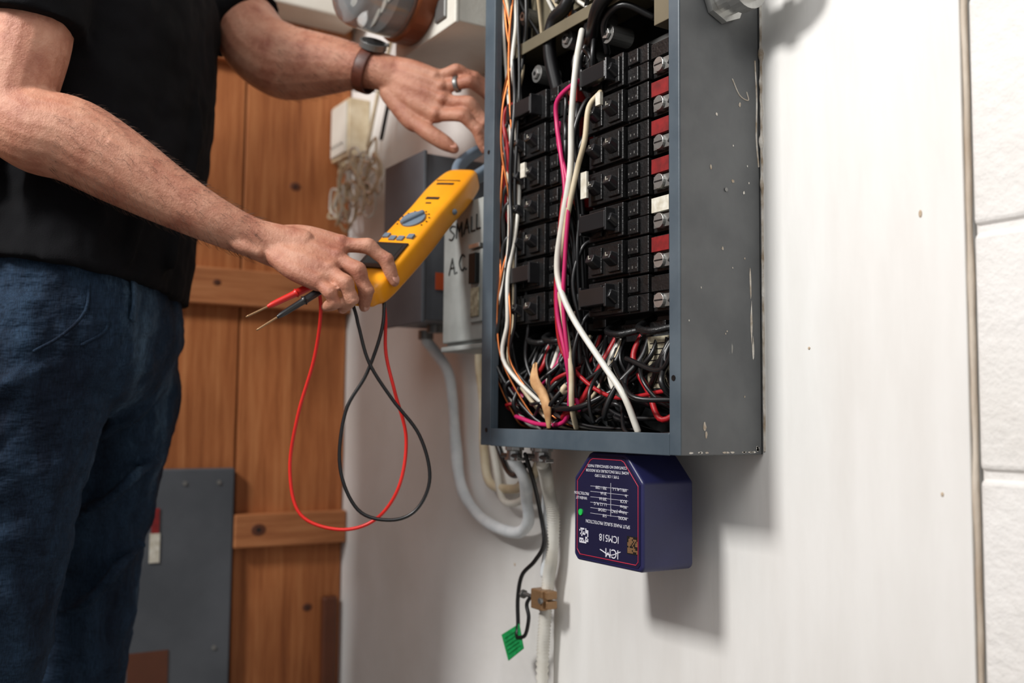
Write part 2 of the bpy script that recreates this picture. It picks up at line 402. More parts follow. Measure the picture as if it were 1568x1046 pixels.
for x,z in ((-.155,1.295),(-.30,1.291),(-.20,1.282),(-.235,1.315),(-.185,1.325),(-.09,1.325),(-.33,1.375),(-.26,1.38)):
    mb.add(*cylvf((x,-.05,z),(0,-1,0),.011,.030,20),m_steel); mb.add(*cylvf((x,-.0805,z),(0,-1,0),.0065,.003,6),m_silver)
    mb.add(*cylvf((x,-.0837,z),(0,-1,0),.003,.0004,6),m_blk)
mb.build('lugs',g,False,bevel=.0008)
mb=MB(); xbox(mb,(-.371,-.055,-.092,-.0905,1.318,1.333),m_khaki); xbox(mb,(-.371,-.055,-.0905,-.03,1.3315,1.333),m_khaki)
xbox(mb,(-.058,-.03,-.094,-.05,1.268,1.50),m_khaki); xbox(mb,(-.345,-.30,-.06,-.05,1.34,1.50),m_khaki); xbox(mb,(-.25,-.13,-.06,-.05,1.36,1.5),m_khaki)
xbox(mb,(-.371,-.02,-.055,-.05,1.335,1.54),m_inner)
mb.build('divider_brackets',g,False,bevel=.001)
mb=MB(); xbox(mb,(-.105,-.045,-.0635,-.0625,.893,.948),m_paper)
for k in range(8): xbox(mb,(-.101,-.05-.01*random.random(),-.0638,-.0635,.898+k*.006,.8992+k*.006),m_bink)
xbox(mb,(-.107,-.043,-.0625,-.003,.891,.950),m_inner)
mb.build('rating_label',g,False)
mb=MB()
for x in (-.325,-.29,-.165,-.11): mb.add(*loft([(x,-.05,.97),(x+.004,-.075,.958),(x+.03,-.08,.952),(x+.05,-.07,.955)],.004,8,6),m_blk)
xbox(mb,(-.34,-.23,-.06,-.036,.945,.965),m_blk); xbox(mb,(-.18,-.08,-.06,-.036,.945,.965),m_blk)
for x in (-.31,-.26,-.15,-.1): mb.add(*cylvf((x,-.06,.953),(0,-1,0),.004,.012,12),m_blk)
mb.build('bus_end_caps',g,False,bevel=.001)
def wire(mb,pts,r,m): mb.add(*loft(pts,r,8,7),m)
mb=MB()
wire(mb,[(-.191,-.09,1.308),(-.184,-.103,1.263),(-.188,-.106,1.203),(-.19,-.106,1.143),(-.205,-.106,1.085),(-.215,-.106,1.041),(-.209,-.106,1.01),(-.182,-.105,.97),(-.134,-.102,.92),(-.1,-.1,.885),(-.089,-.09,.848)],.0036,m_wwht)
wire(mb,[(-.155,-.09,1.225),(-.163,-.1,1.208),(-.165,-.104,1.171),(-.179,-.104,1.141),(-.195,-.104,1.098),(-.211,-.102,1.055),(-.222,-.1,1.023),(-.211,-.1,.98),(-.198,-.098,.92),(-.200,-.095,.875),(-.212,-.08,.85)],.0032,m_wcream)
wire(mb,[(-.155,-.092,1.245),(-.19,-.098,1.245),(-.222,-.102,1.232),(-.226,-.1,1.205),(-.214,-.103,1.17),(-.203,-.104,1.12),(-.211,-.104,1.07),(-.218,-.103,1.02),(-.222,-.1,.98),(-.209,-.097,.93),(-.211,-.09,.89),(-.228,-.085,.857),(-.28,-.085,.853),(-.325,-.09,.862)],.0028,m_pink)
wire(mb,[(-.235,-.09,1.21),(-.222,-.1,1.18),(-.196,-.104,1.12),(-.200,-.105,1.05),(-.205,-.104,.99),(-.2,-.1,.93),(-.2,-.085,.87)],.0025,m_pink)
wire(mb,[(-.225,-.085,1.15),(-.215,-.1,1.10),(-.222,-.1,1.05),(-.228,-.098,.99),(-.22,-.09,.93),(-.15,-.08,.885),(-.06,-.07,.89)],.0025,m_redw)
cols=[m_copper,m_wwht,m_wblk,m_copper,m_wblk,m_wcream,m_wblk,m_copper,m_wwht,m_wblk]
for i,c in enumerate(cols):
    pts=[]; xb=-.352+.0036*i; yb=-.102+.009*(i%4)
    if c in (m_wwht,m_copper): yb=-.100
    for k in range(13):
        z=1.53-.055*k
        pts.append((min(-.318,max(-.364,xb+.032*noise.noise(V((i*3.1,k*.42,0))))),min(-.06,max(-.104,yb+.016*noise.noise(V((i*2.3,k*.45,5))))),z))
    end=(-.34+.024*i,-.06,.848); pts[-1]=V(pts[-1]).lerp(V(end),.5); pts.append(end)
    wire(mb,pts,.0014 if c is m_copper else random.choice((.0022,.0027)),c)
for i in range(10):
    z1=rows[i%7]; s=random.choice((-1,1)); x=-.205+random.uniform(-.012,.012)
    wire(mb,[(-.205+s*.022,-.07,z1-.012),(x+s*.006,-.085,z1-.02),(x,-.088-random.uniform(0,.01),z1-.06),(x+random.uniform(-.006,.006),-.088,z1-.11),(x,-.08,max(.93,z1-.2)),(x+random.uniform(-.03,.03),-.07,.885)],random.choice((.0026,.0032)),m_wblk)
# leads looping from the breaker terminals over the breaker shoulders and into the gutters
for i in range(16):
    z1=rows[i%7]+random.uniform(-.012,.012)
    if i%2: x0,dx=-.232,.02
    else: x0,dx=-.335,-.016
    wire(mb,[(x0,-.078,z1),(x0+dx*.5,-.092,z1+.006),(x0+dx,-.097,z1-.012),(x0+dx*.8+random.uniform(-.004,.004),-.095,z1-.05),(x0+dx+random.uniform(-.006,.006),-.09,z1-.09),(x0+dx*.7,-.075,z1-.12)],random.choice((.0024,.003)),m_wblk if i%8 else m_redw)
for i in range(7):
    z=rows[i]-.011
    wire(mb,[(-.056,-.074,z),(-.046,-.078,z+.001),(-.036,-.072,z-.008),(-.030-.0008*i,-.06,z-.04),(-.031,-.055,z-.1 if z-.1>.92 else .92),(-.04-.008*i,-.05,.89)],.003,m_wblk)
wire(mb,[(-.024,-.07,1.04),(-.022,-.088,.98),(-.03,-.092,.935),(-.06,-.085,.91),(-.12,-.08,.925)],.0028,m_wblk)
for off in (0,.018):
    wire(mb,[(-.05,-.07-off,1.5),(-.06,-.075-off,1.37),(-.0876,-.08-off*.6,1.345),(-.14,-.082-off,1.34-off),(-.185,-.08,1.318-off),(-.196,-.075,1.285),(-.196,-.065,1.25)],.0085,m_wblk)
wire(mb,[(-.225,-.07,1.50),(-.228,-.08,1.37),(-.262,-.082,1.345),(-.272,-.08,1.31),(-.268,-.07,1.26)],.0085,m_wblk)
wire(mb,[(-.10,-.06,1.3),(-.12,-.085,1.315),(-.15,-.088,1.306),(-.168,-.07,1.28)],.004,m_wblk)
for i in range(12):
    x=-.34+random.uniform(0,.28)
    wire(mb,[(x,-.07,1.53),(x+random.uniform(-.03,.03),-.085,1.45),(x+random.uniform(-.05,.05),-.09,1.40),(x+random.uniform(-.03,.03),-.065,1.345)],.0025,random.choice((m_copper,m_wblk,m_wcream,m_wwht)))
for i in range(6):
    x=-.2+random.uniform(-.02,.02)
    wire(mb,[(x,-.06,1.33),(x+random.uniform(-.02,.02),-.08,1.30),(x+random.uniform(-.01,.01),-.085,1.27),(-.2,-.07,1.23)],.003,m_wblk)
cc=[m_wblk]*34+[m_redw]*4+[m_wcream]*2+[m_copper]*1+[m_wwht]*2+[m_pink]
for i,c in enumerate(cc):
    xa=random.uniform(-.33,-.05); xb=min(-.03,max(-.35,xa+random.uniform(-.2,.2))); z0=random.uniform(.862,.895)
    pts=[(xa,-.055,.955),(xa+random.uniform(-.01,.01),-.07,.925),(xa*.7+xb*.3,random.uniform(-.1,-.06),z0+.012),(xa*.4+xb*.6,random.uniform(-.1,-.04),z0-.01+random.uniform(-.012,.012)),(xb,random.uniform(-.09,-.04),z0+random.uniform(-.022,.01)),(xb+random.uniform(-.02,.02),-.03,.845)]
    wire(mb,[(min(-.02,max(-.365,a)),b,max(.84,cz)) for a,b,cz in pts],random.choice((.0022,.0028,.0034)) if c is not m_copper else .0014,c)
mb.build('wiring',g)
mb=MB(); mb.add(*loft([(-.268,-.1,.925),(-.262,-.105,.905),(-.252,-.1,.888),(-.243,-.1,.872),(-.246,-.095,.85)],[(.007,.001),(.009,.002),(.005,.004),(.006,.002),(.003,.002)],10,6,hint=(.2,-1,0),wob=.006),m_tape)
mb.build('tape_scrap',g)
mb=MB()
for x,z in ((-.36,.845),(-.008,.90),(-.362,1.2)): mb.add(*cylvf((x,Y0-.002,z),(0,-1,0),.0028,.0006,14),m_blk)
mb.add(*cylvf((.0005,-.05,1.09),(1,0,0),.002,.0006,12),m_steel)
mb.build('lip_screws',g,False)
zz=[.83+i*.004 for i in range(180)]
def cw(z): return 1.0 if 1.09<z<1.26 else .25
mb=MB(); mb.add(*loft([(.0015+.0016*noise.noise(V((0,7,z*70)))*cw(z),-.0005-.0015*abs(noise.noise(V((5,7,z*50))))*cw(z),z) for z in zz],[.0012+max(0,.0045*noise.noise(V((3,1,z*65))))*cw(z) for z in zz],8,1),m_caulkw)
mb.build('chipped_caulk',g)
g2=grp('conduit_connector',(.02,-.05,1.275))
mb=MB(); mb.add(*cylvf((.0012,-.055,1.285),(1,0,0),.026,.007,8),m_silver); mb.add(*cylvf((.008,-.055,1.285),(1,0,0),.019,.018,28),m_silver)
mb.add(*cylvf((.026,-.055,1.285),(1,0,0),.023,.014,28),m_silver); mb.add(*loft([(.035,-.055,1.285),(.055,-.055,1.29),(.066,-.055,1.32),(.066,-.055,1.5)],.0165,20,6),m_silver)
mb.build('fitting',g2,False,bevel=.0015)
mb=MB(); mb.add(*cylvf((.033,-.078,1.285),(0,-1,.2),.005,.008,12),m_steel); mb.build('set_screw',g2,False,bevel=.0006)
mb=MB()
for x,y in ((-.352,-.075),(-.325,-.055),(-.295,-.07)):
    mb.add(*cylvf((x,y,.8255),(0,0,-1),.0125,.006,8),m_silver); mb.add(*cylvf((x,y,.8195),(0,0,-1),.010,.012,20),m_silver)
    mb.add(*cylvf((x-.02,y-.006,.813),(1,0,0),.003,.04,10),m_steel)
    xbox(mb,(x-.015,x+.015,y-.006,y+.006,.8065,.811),m_silver)
mb.build('cable_connectors',g,False,bevel=.0008)

# ------------------------------------------------------------------ surge protector
g=grp('surge_protector',(-.127,-.07,.765))
xa,xb,zb,zs_,zt=-.186,-.067,.706,.796,.8245
poly=[(xa+.006,zb),(xb-.004,zb),(xb,zb+.004),(xb,zs_),(-.093,zt-.002),(-.098,zt),(-.154,zt),(-.159,zt-.002),(xa,zs_),(xa,zb+.006)]
mb=MB(); mb.add(*prism(poly,-.101,-.034),m_navy); mb.build('case',g,False,bevel=.003,segs=4)
cx,cz=(xa+xb)/2,.764
def inset(k,kz): return [(cx+(x-cx)*k,cz+(z-cz)*kz) for x,z in poly]
mb=MB(); mb.add(*prism(inset(.93,.93),-.1016,-.1008),m_navyf); mb.build('label',g,False)
pl=inset(.88,.88); pl=pl+[pl[0]]; mb=MB()
for a,b in zip(pl[:-1],pl[1:]): mb.add(*loft([(a[0],-.1017,a[1]),(b[0],-.1017,b[1])],.0005,6,1),m_redline)
mb.build('label_border',g)
for body,x,z,s in (('ICM518',-.122,.7385,.0105),('SPLIT PHASE SURGE PROTECTION',-.125,.7515,.0050),('HOME TYPE ENCLOSURE FOR INDOOR',-.126,.806,.0042),('CONTAINS NO SERVICEABLE PARTS',-.126,.811,.0042),('TYPE 1 OR TYPE 2 SPD',-.126,.801,.0042),('ICM',-.117,.7245,.0135),('PROTECTION',-.171,.7805,.0044),('WHEN LIT',-.171,.7755,.0044)):
    text('text_'+body.lower().replace(' ','_'),body,(x,-.1019,z),s,m_wink,g,True)
for i,(a,b) in enumerate((('MODEL','518'),('Voltage (VAC)','120/240'),('Wires','L1, L2, N, G'),('SCCR','200 kA'),('In','20 kA'),('VPR L-N, L-L','700 / 1200'))):
    z=.7595+i*.0058
    text('row_a',a,(-.092,-.1019,z),.0045,m_wink,g,True,'LEFT'); text('row_b',b,(-.126,-.1019,z),.0045,m_wink,g,True,'LEFT')
    mb=MB(); xbox(mb,(-.155,-.09,-.1018,-.1016,z-.0008,z-.0005),m_wink); mb.build('row_line',g,False)
mb=MB(); xbox(mb,(-.1195,-.119,-.1018,-.1016,.758,.793),m_wink)
mb.add(*loft([(-.137,-.1018,.722),(-.120,-.1018,.718),(-.103,-.1018,.723)],.0006,6,6),m_wink)
for X,Zc,c,b in ((-.1665,.7335,m_wink,m_navyf),(-.083,.732,m_brass,m_bink)):
    xbox(mb,(X-.009,X+.009,-.1018,-.1015,Zc-.009,Zc+.009),b)
    for i in range(9):
        for j in range(9):
            if random.random()<.5 or (i in (0,2) and j<3) or (j in (0,2) and i<3): xbox(mb,(X-.008+i*.0018,X-.0063+i*.0018,-.1020,-.1017,Zc-.008+j*.0018,Zc-.0063+j*.0018),c)
mb.add(*cylvf((-.172,-.1015,.7585),(0,-1,0),.0035,.0015,16),m_led)
mb.build('label_print',g,False)

# ------------------------------------------------------------------ boxes on the left
g=grp('disconnect_box',(-.62,-.05,1.12))
mb=MB(); xbox(mb,(-.69,-.56,-.10,.007,1.0,1.245),m_dkbox); xbox(mb,(-.693,-.557,-.106,-.1,.996,1.249),m_dkbox); mb.build('case',g,False,bevel=.002)
mb=MB(); xbox(mb,(-.5568,-.5562,-.085,-.045,1.045,1.07),m_orange); xbox(mb,(-.556,-.535,-.07,-.05,1.10,1.16),m_dkbox); mb.add(*cylvf((-.62,-.05,1.0),(0,0,-1),.013,.012,16),m_steel); mb.add(*cylvf((-.672,-.04,.9955),(0,0,-1),.012,.014,16),m_steel)
mb.build('fittings',g,False,bevel=.001)
g=grp('ac_disconnect',(-.44,-.05,1.05))
mb=MB(); xbox(mb,(-.5,-.388,-.095,.007,.958,1.147),m_acbox); xbox(mb,(-.502,-.386,-.101,-.095,.962,1.15),m_acbox); xbox(mb,(-.503,-.385,-.103,-.04,.95,.957),m_acbox); mb.build('case',g,False,bevel=.002)
mb=MB()
def stroke(p,x,z,s,r=.0012): mb.add(*loft([(x+a*s,-.1015,z+b*s*1.2) for a,b in p],r,6,4),m_bink)
S=[[(1,.9),(.5,1),(.1,.8),(.5,.55),(.9,.3),(.5,0),(0,.1)]]
Mm=[[(0,0),(.1,1)],[(.1,1),(.5,.4)],[(.5,.4),(.9,1)],[(.9,1),(1,0)]]
A=[[(0,0),(.5,1)],[(.5,1),(.9,0)],[(.2,.4),(.8,.4)]]
Ll=[[(.1,1),(.1,0)],[(.1,0),(.7,0)]]
Cc=[[(.9,.85),(.5,1),(.1,.5),(.5,0),(.9,.15)]]
for L_,x,z in ((S,-.485,1.104),(Mm,-.465,1.105),(A,-.444,1.107),(Ll,-.425,1.108),(Ll,-.411,1.109)):
    for q in L_: stroke(q,x,z,.016)
for L_,x,z in ((A,-.484,1.056),(Cc,-.457,1.058),([[(0,.02),(.05,.05)]],-.463,1.056),([[(0,.02),(.05,.05)]],-.437,1.058)):
    for q in L_: stroke(q,x,z,.018)
mb.build('handwriting',g)
mb=MB(); xbox(mb,(-.418,-.388,-.105,-.101,.985,1.08),m_acbox); xbox(mb,(-.412,-.394,-.112,-.105,1.035,1.075),m_bink); xbox(mb,(-.414,-.393,-.1075,-.105,.992,1.03),m_paper); xbox(mb,(-.418,-.389,-.109,-.101,1.082,1.088),m_silver)
mb.build('lever',g,False,bevel=.001)
g=grp('utility_meter',(-.51,-.08,1.47))
mb=MB(); xbox(mb,(-.60,-.42,-.13,.007,1.39,1.75),m_offw); xbox(mb,(-.603,-.417,-.134,-.128,1.386,1.75),m_offw); xbox(mb,(-.47,-.44,-.138,-.134,1.40,1.43),m_steel); mb.build('socket_box',g,False,bevel=.003)
mb=MB(); mb.add(*cylvf((-.53,-.134,1.475),(0,-1,0),.083,.03,48),m_amber); mb.build('ring',g,False,bevel=.004)
mb=MB(); mb.add(*loft([(-.53,-.163,1.475),(-.53,-.2,1.475),(-.53,-.235,1.475),(-.53,-.25,1.475)],[.078,.076,.07,.045],40,6,round_=False),m_glass); mb.build('glass_dome',g)
mb=MB(); mb.add(*cylvf((-.53,-.165,1.475),(0,-1,0),.06,.02,32),m_steel); xbox(mb,(-.56,-.5,-.19,-.185,1.48,1.5),m_bink)
for k in range(4): mb.add(*cylvf((-.56+.02*k,-.186,1.455),(0,-1,0),.008,.002,16),m_offw)
mb.build('register',g,False)
g=grp('junction_box',(-1.06,-.1,1.7)); box('cover',(-1.104,-1.02,-.19,-.01,1.62,1.78),m_offw,g,.004)
g=grp('telephone_block',(-1.05,-.02,1.41))
mb=MB(); xbox(mb,(-1.1,-1.015,-.035,.007,1.355,1.465),m_wcream); xbox(mb,(-1.094,-1.021,-.04,-.035,1.361,1.459),m_offw)
for i in range(4): mb.add(*cylvf((-1.08+.015*i,-.04,1.38),(0,-1,0),.003,.004,8),m_silver)
mb.build('housing',g,False,bevel=.002)
mb=MB()
for i in range(18):
    cxx=random.uniform(-1.04,-.86); czz=random.uniform(1.24,1.33); rr=random.uniform(.02,.045); ph=random.uniform(0,6)
    pts=[(-1.05+random.uniform(-.02,.02),-.02,1.355)]
    for k in range(9): a=ph+k*.8; pts.append((cxx+rr*math.cos(a)*1.2,-.04-.012*random.random(),czz+rr*math.sin(a)+random.uniform(-.01,.01)))
    mb.add(*loft(pts,.0024,6,5),random.choice((m_wcream,m_offw,m_wwht)))
for x0,x1 in ((-.96,-.74),(-.90,-.72)): mb.add(*loft([(x0,-.02,1.36),(x0+.03,-.015,1.45),((x0+x1)/2,-.012,1.60),(x1,-.01,1.9)],.004,8,8),random.choice((m_wcream,m_wblk)))
mb.build('telephone_wires',g)
# ------------------------------------------------------------------ cables
g=grp('wall_cables',(-.5,-.01,.8))
tube('service_cable',[(-.672,-.04,.980),(-.665,-.03,.965),(-.635,-.02,.930),(-.627,-.014,.88),(-.6226,-.012,.82),(-.599,-.012,.7526),(-.536,-.012,.714),(-.45,-.014,.704),(-.405,-.02,.72),(-.385,-.035,.755),(-.353,-.06,.785),(-.352,-.075,.805)],.0085,m_cable,g,14,8,wob=.002)
mb=MB()
mb.add(*loft([(-.559,-.008,.96),(-.559,-.008,.937),(-.5495,-.006,.879),(-.546,-.006,.8125),(-.5268,-.006,.766),(-.46,-.008,.762),(-.4,-.03,.775),(-.345,-.05,.79),(-.325,-.055,.805)],.0065,10,8),m_wcream)
mb.add(*loft([(-.535,-.004,1.0),(-.53,-.004,.85),(-.515,-.004,.79),(-.48,-.012,.745),(-.42,-.02,.75),(-.36,-.04,.78),(-.328,-.05,.805)],.005,10,8),m_offw)
mb.add(*loft([(-.49,-.03,.95),(-.485,-.03,.86),(-.45,-.03,.80),(-.40,-.045,.785),(-.352,-.06,.80)],.0045,10,8),m_wblk)
mb.add(*loft([(-.318,-.05,.805),(-.33,-.04,.78),(-.355,-.025,.745),(-.352,-.024,.70),(-.362,-.022,.66)],.0055,10,8),m_cable)
mb.build('feeder_cables',g)
fp=[cr([V(q) for q in ((-.295,-.07,.805),(-.305,-.06,.795),(-.335,-.035,.77),(-.342,-.022,.735),(-.3478,-.02,.6847),(-.3555,-.02,.651),(-.3634,-.02,.5916),(-.368,-.02,.52),(-.37,-.02,.3),(-.37,-.02,.0))],i/240) for i in range(241)]
mb=MB(); mb.add(*loft(fp,[.0088 if i%2 else .0068 for i in range(241)],14,1),m_wwht); mb.build('flexible_conduit',g)
g=grp('ground_clamp',(-.353,-.03,.631))
mb=MB(); xbox(mb,(-.372,-.334,-.036,-.020,.620,.630),m_brass); xbox(mb,(-.372,-.334,-.036,-.020,.632,.642),m_brass); xbox(mb,(-.366,-.34,-.040,-.03,.618,.643),m_brass)
mb.build('jaws',g,False,bevel=.0015)
mb=MB(); mb.add(*cylvf((-.372,-.034,.631),(-1,0,.05),.0028,.022,12),m_steel); mb.add(*cylvf((-.39,-.034,.631),(-1,0,.05),.006,.004,8),m_steel); mb.add(*cylvf((-.340,-.04,.631),(0,-1,0),.004,.004,6),m_steel)
mb.build('bolts',g,False,bevel=.0005)
mb=MB()
mb.add(*loft([(-.335,-.07,.815),(-.338,-.055,.78),(-.352,-.035,.739),(-.3463,-.033,.702),(-.3645,-.035,.677),(-.3943,-.035,.655),(-.404,-.035,.624),(-.403,-.035,.5905),(-.401,-.038,.578)],.0028,8,8),m_wblk)
mb.add(*loft([(-.372,-.036,.631),(-.3777,-.038,.620),(-.3728,-.038,.604),(-.381,-.038,.581),(-.400,-.038,.574)],.0026,8,8),m_wblk)
mb.build('grounding_wire',g)
g=grp('green_tag',(-.405,-.04,.567))
mb=MB(); vs=[(-.430,-.044,.573),(-.3995,-.036,.592),(-.385,-.038,.563),(-.409,-.046,.5435)]
nrm=V((.1,1,0))*.0012
mb.add(vs+[tuple(V(q)+nrm) for q in vs],[(0,1,2,3),(7,6,5,4),(0,4,5,1),(1,5,6,2),(2,6,7,3),(3,7,4,0)],m_green)
mb.build('plate',g,False,bevel=.0003)
mb=MB()
for i in range(5):
    a=V(vs[0]).lerp(V(vs[3]),.2+.15*i); b=V(vs[1]).lerp(V(vs[2]),.2+.15*i)
    mb.add(*loft([a.lerp(b,.15)-nrm*.4,a.lerp(b,.85)-nrm*.4],.0007,5,1),m_green)
mb.build('embossing',g)

# ------------------------------------------------------------------ man (local frame: x=facing, y=his left, z=up)
MO=V((-.678,-.534,0))
def W(f,l,z): return MO+R0*f+Fh*l+Z*z
def WD(f,l,z): return R0*f+Fh*l+Z*z
g=grp('man',tuple(MO),math.atan2(R0.y,R0.x))
def wl(pts): return [W(*q) for q in pts]
def organic(name,parts,m,voxel,smooth=4,parent=g):
    mb=MB()
    for q in parts: mb.add(*q,m)
    o=mb.build(name,parent)
    r=o.modifiers.new('fuse','REMESH'); r.mode='VOXEL'; r.voxel_size=voxel; r.use_smooth_shade=True
    s=o.modifiers.new('smooth','SMOOTH'); s.iterations=smooth; s.factor=.5
    return o
def hand(metas,fingers,thumb,rm=.0125):
    parts=[]
    for q in metas: parts.append(loft(wl(q),[rm*.85,rm,rm*.92],12,6))
    for a,b in zip(metas[:-1],metas[1:]):
        parts.append(loft([(V(x)+V(y))/2 for x,y in zip(wl(a),wl(b))],[rm*.85,rm*.95,rm*.8],12,6))
    for q,k in fingers:
        w=wl(q); r0=.0096*k
        pts=[w[0],(w[0]+w[1])/2,w[1],(w[1]+w[2])/2,w[2],w[2].lerp(w[3],.6),w[3]]
        parts.append(loft(pts,[r0*1.12,r0*.92,r0*1.02,r0*.86,r0*.92,r0*.84,r0*.62],12,5))
    w=wl(thumb); parts.append(loft([w[0],w[1],(w[1]+w[2])/2,w[2],w[2].lerp(w[3],.6),w[3]],[.017,.0135,.0112,.012,.0112,.0075],12,6))
    return parts
def nail(mb,q,dorsal,s=1):
    w=wl(q[-2:]); d=(w[1]-w[0]).normalized(); n=WD(*dorsal); n=(n-d*n.dot(d)).normalized(); sd=d.cross(n)
    R=Matrix((d,sd,n)).transposed()
    mb.add(*sphvf(w[1]-d*.0035+n*.0052*s,(.0062*s,.0048*s,.0014),R,14,8),m_nail)
def creases(parts,q,dorsal,k=1):
    w=wl(q); n0=WD(*dorsal)
    for j in (1,2):
        d=(w[j+1]-w[j-1]).normalized(); n=(n0-d*n0.dot(d)).normalized(); s=d.cross(n)
        for off in (-.0028,0,.0028):
            c=w[j]+d*off; r=.0097*k
            parts.append(loft([c+n*r*math.cos(a)+s*r*math.sin(a) for a in (-.7,-.25,.25,.7)],.0008,6,3))
na=[(.0,-.19,1.44),(.008,-.205,1.36),(.012,-.215,1.28),(.002,-.222,1.20),(.03,-.222,1.172),(.067,-.212,1.163),(.115,-.20,1.137),(.163,-.19,1.109),(.2125,-.18,1.083),(.255,-.167,1.065),(.29,-.164,1.054),(.315,-.165,1.048)]
nr=[.052,.05,.047,.045,.047,.0475,.043,.0350,.0275,(.0235,.0215),(.026,.0155),(.026,.012)]
nr=[(q,q) if not isinstance(q,tuple) else q for q in nr]
mi=[(.268,-.159,1.068),(.311,-.15,1.0705),(.3558,-.145,1.061)]
mm=[(.270,-.163,1.060),(.3142,-.163,1.0544),(.3548,-.163,1.0416)]
mr=[(.272,-.166,1.055),(.3137,-.175,1.0382),(.3486,-.176,1.025)]
mp_=[(.274,-.168,1.050),(.3074,-.18,1.0263),(.337,-.182,1.0117)]
fi=[(.3558,-.145,1.061),(.388,-.147,1.0586),(.4082,-.143,1.0433),(.4186,-.138,1.0183)]
fm=[(.3548,-.163,1.0416),(.3805,-.172,1.0265),(.3887,-.165,1.0047),(.385,-.15,.9869)]
fr=[(.3486,-.176,1.025),(.3696,-.188,1.0095),(.3747,-.183,.9931),(.3624,-.165,.9827)]
fpk=[(.337,-.182,1.0117),(.3527,-.19,.9984),(.3567,-.185,.9872),(.344,-.17,.984)]
th=[(.285,-.15,1.052),(.325,-.118,1.046),(.357,-.092,1.040),(.388,-.088,1.03)]
parts=[loft(wl(na),nr,20,6,hint=WD(0,1,0))]+hand([mi,mm,mr,mp_],[(fi,1),(fm,1.02),(fr,.98),(fpk,.86)],th)
parts.append(loft(wl([(.03,-.222,1.19),(.08,-.22,1.172),(.14,-.208,1.134),(.19,-.196,1.102)]),[.018,.030,.024,.010],14,6))
parts.append(sphvf(W(-.035,-.222,1.165),(.018,.018,.02)))
parts.append(loft(wl([(.23,-.183,1.062),(.25,-.182,1.052),(.268,-.180,1.045)]),[.006,.0085,.006],12,6))
parts.append(loft(wl([(.12,-.242,1.155),(.16,-.2245,1.128),(.20,-.209,1.098)]),.0022,8,6))
for q in (mi,mm,mr,mp_): parts.append(loft([p+WD(-.1,-.75,.6)*.0103 for p in wl(q)],.0026,8,6))
for q,k in ((fi,1),(fm,1.02),(fr,.98),(fpk,.86)): creases(parts,q,(.4,-.7,.55),k); parts.append(sphvf(wl(q)[0]+WD(.15,-.6,.6)*.0055,(.009*k,.009*k,.008*k)))
organic('right_arm',parts,m_skin,.0019,3)
fa=[(0,.19,1.49),(.07,.175,1.49),(.14,.155,1.455),(.178,.135,1.405),(.215,.12,1.378),(.245,.112,1.370),(.30,.096,1.363),(.34,.084,1.356),(.375,.077,1.346),(.40,.072,1.338)]
frd=[.055,.053,.05,.052,.054,.051,.040,.030,(.026,.024),(.028,.016)]
frd=[(q,q) if not isinstance(q,tuple) else q for q in frd]
fmp=[(.372,.078,1.357),(.4083,.065,1.3485),(.4466,.06,1.3343)]
fmr=[(.372,.075,1.350),(.4128,.062,1.3353),(.4557,.058,1.3186)]
fmm=[(.372,.075,1.343),(.4128,.062,1.3196),(.4576,.058,1.30)]
fmi=[(.372,.077,1.336),(.4083,.066,1.3057),(.4484,.06,1.2807)]
ffp=[(.4466,.06,1.3343),(.4767,.05,1.3417),(.5014,.058,1.3343),(.5224,.07,1.3232)]
ffr=[(.4557,.058,1.3186),(.495,.045,1.3232),(.5178,.06,1.3121),(.5343,.075,1.298)]
ffm=[(.4576,.058,1.30),(.495,.045,1.2927),(.516,.055,1.2696),(.5224,.07,1.2446)]
ffi=[(.4484,.06,1.2807),(.4859,.045,1.2751),(.5069,.05,1.2560),(.5166,.06,1.231)]
fth=[(.3827,.08,1.318),(.4101,.07,1.277),(.4402,.06,1.2539),(.474,.06,1.2326)]
parts=[loft(wl(fa),frd,20,6,hint=WD(0,1,0))]+hand([fmp,fmr,fmm,fmi],[(ffp,.88),(ffr,.98),(ffm,1.03),(ffi,1.0)],fth,.0135)
for q in (fmr,fmm,fmi,fmp): parts.append(loft([p+WD(0,-1,.15)*.0112 for p in wl(q)],.0026,8,6))
for q,k in ((ffi,1),(ffm,1.03),(ffr,.98),(ffp,.88)): creases(parts,q,(.2,-.95,.2),k); parts.append(sphvf(wl(q)[0]+WD(0,-1,.1)*.0055,(.010*k,.010*k,.009*k)))
organic('left_arm',parts,m_skin,.0021,3)
mb=MB()
nail(mb,fi,(.3,-.6,.5)); nail(mb,fm,(.6,-.7,0)); nail(mb,fr,(.4,-.8,-.3),.9); nail(mb,fth,(.1,-.9,.5),1.2); nail(mb,th,(0,.9,.5),1.1)
nail(mb,ffi,(.5,-.9,.1)); nail(mb,ffm,(.5,-.9,.1)); nail(mb,ffp,(.2,-.9,.4),.85); nail(mb,ffr,(.4,-.9,.2),.95)
mb.build('fingernails',g)
mb=MB()
def hairs(P,Rr,t0,t1,n):
    P=wl(P); Rr=[V((q[0],q[1],0)) for q in Rr]
    for _ in range(n):
        t=random.uniform(t0,t1); c=cr(P,t); d=(cr(P,min(1,t+.01))-cr(P,max(0,t-.01))).normalized(); rr=cr(Rr,t)
        h=WD(0,1,0); h=(h-d*h.dot(d)).normalized(); s=h.cross(d); q=random.uniform(0,6.283)
        n_=s*math.cos(q)+h*math.sin(q); b=c+s*(rr.x*math.cos(q))*.985+h*(rr.y*math.sin(q))*.985
        tg=d.cross(n_); L=random.uniform(.006,.012); k=random.uniform(.3,.9)*random.choice((1,1,1,-.4))
        mb.add(*loft([b,b+n_*.003+d*L*.5+tg*k*L*.3,b+n_*.004+d*L+tg*k*L*.8],[.00014,.00011,.00005],3,1,round_=False),m_hair)
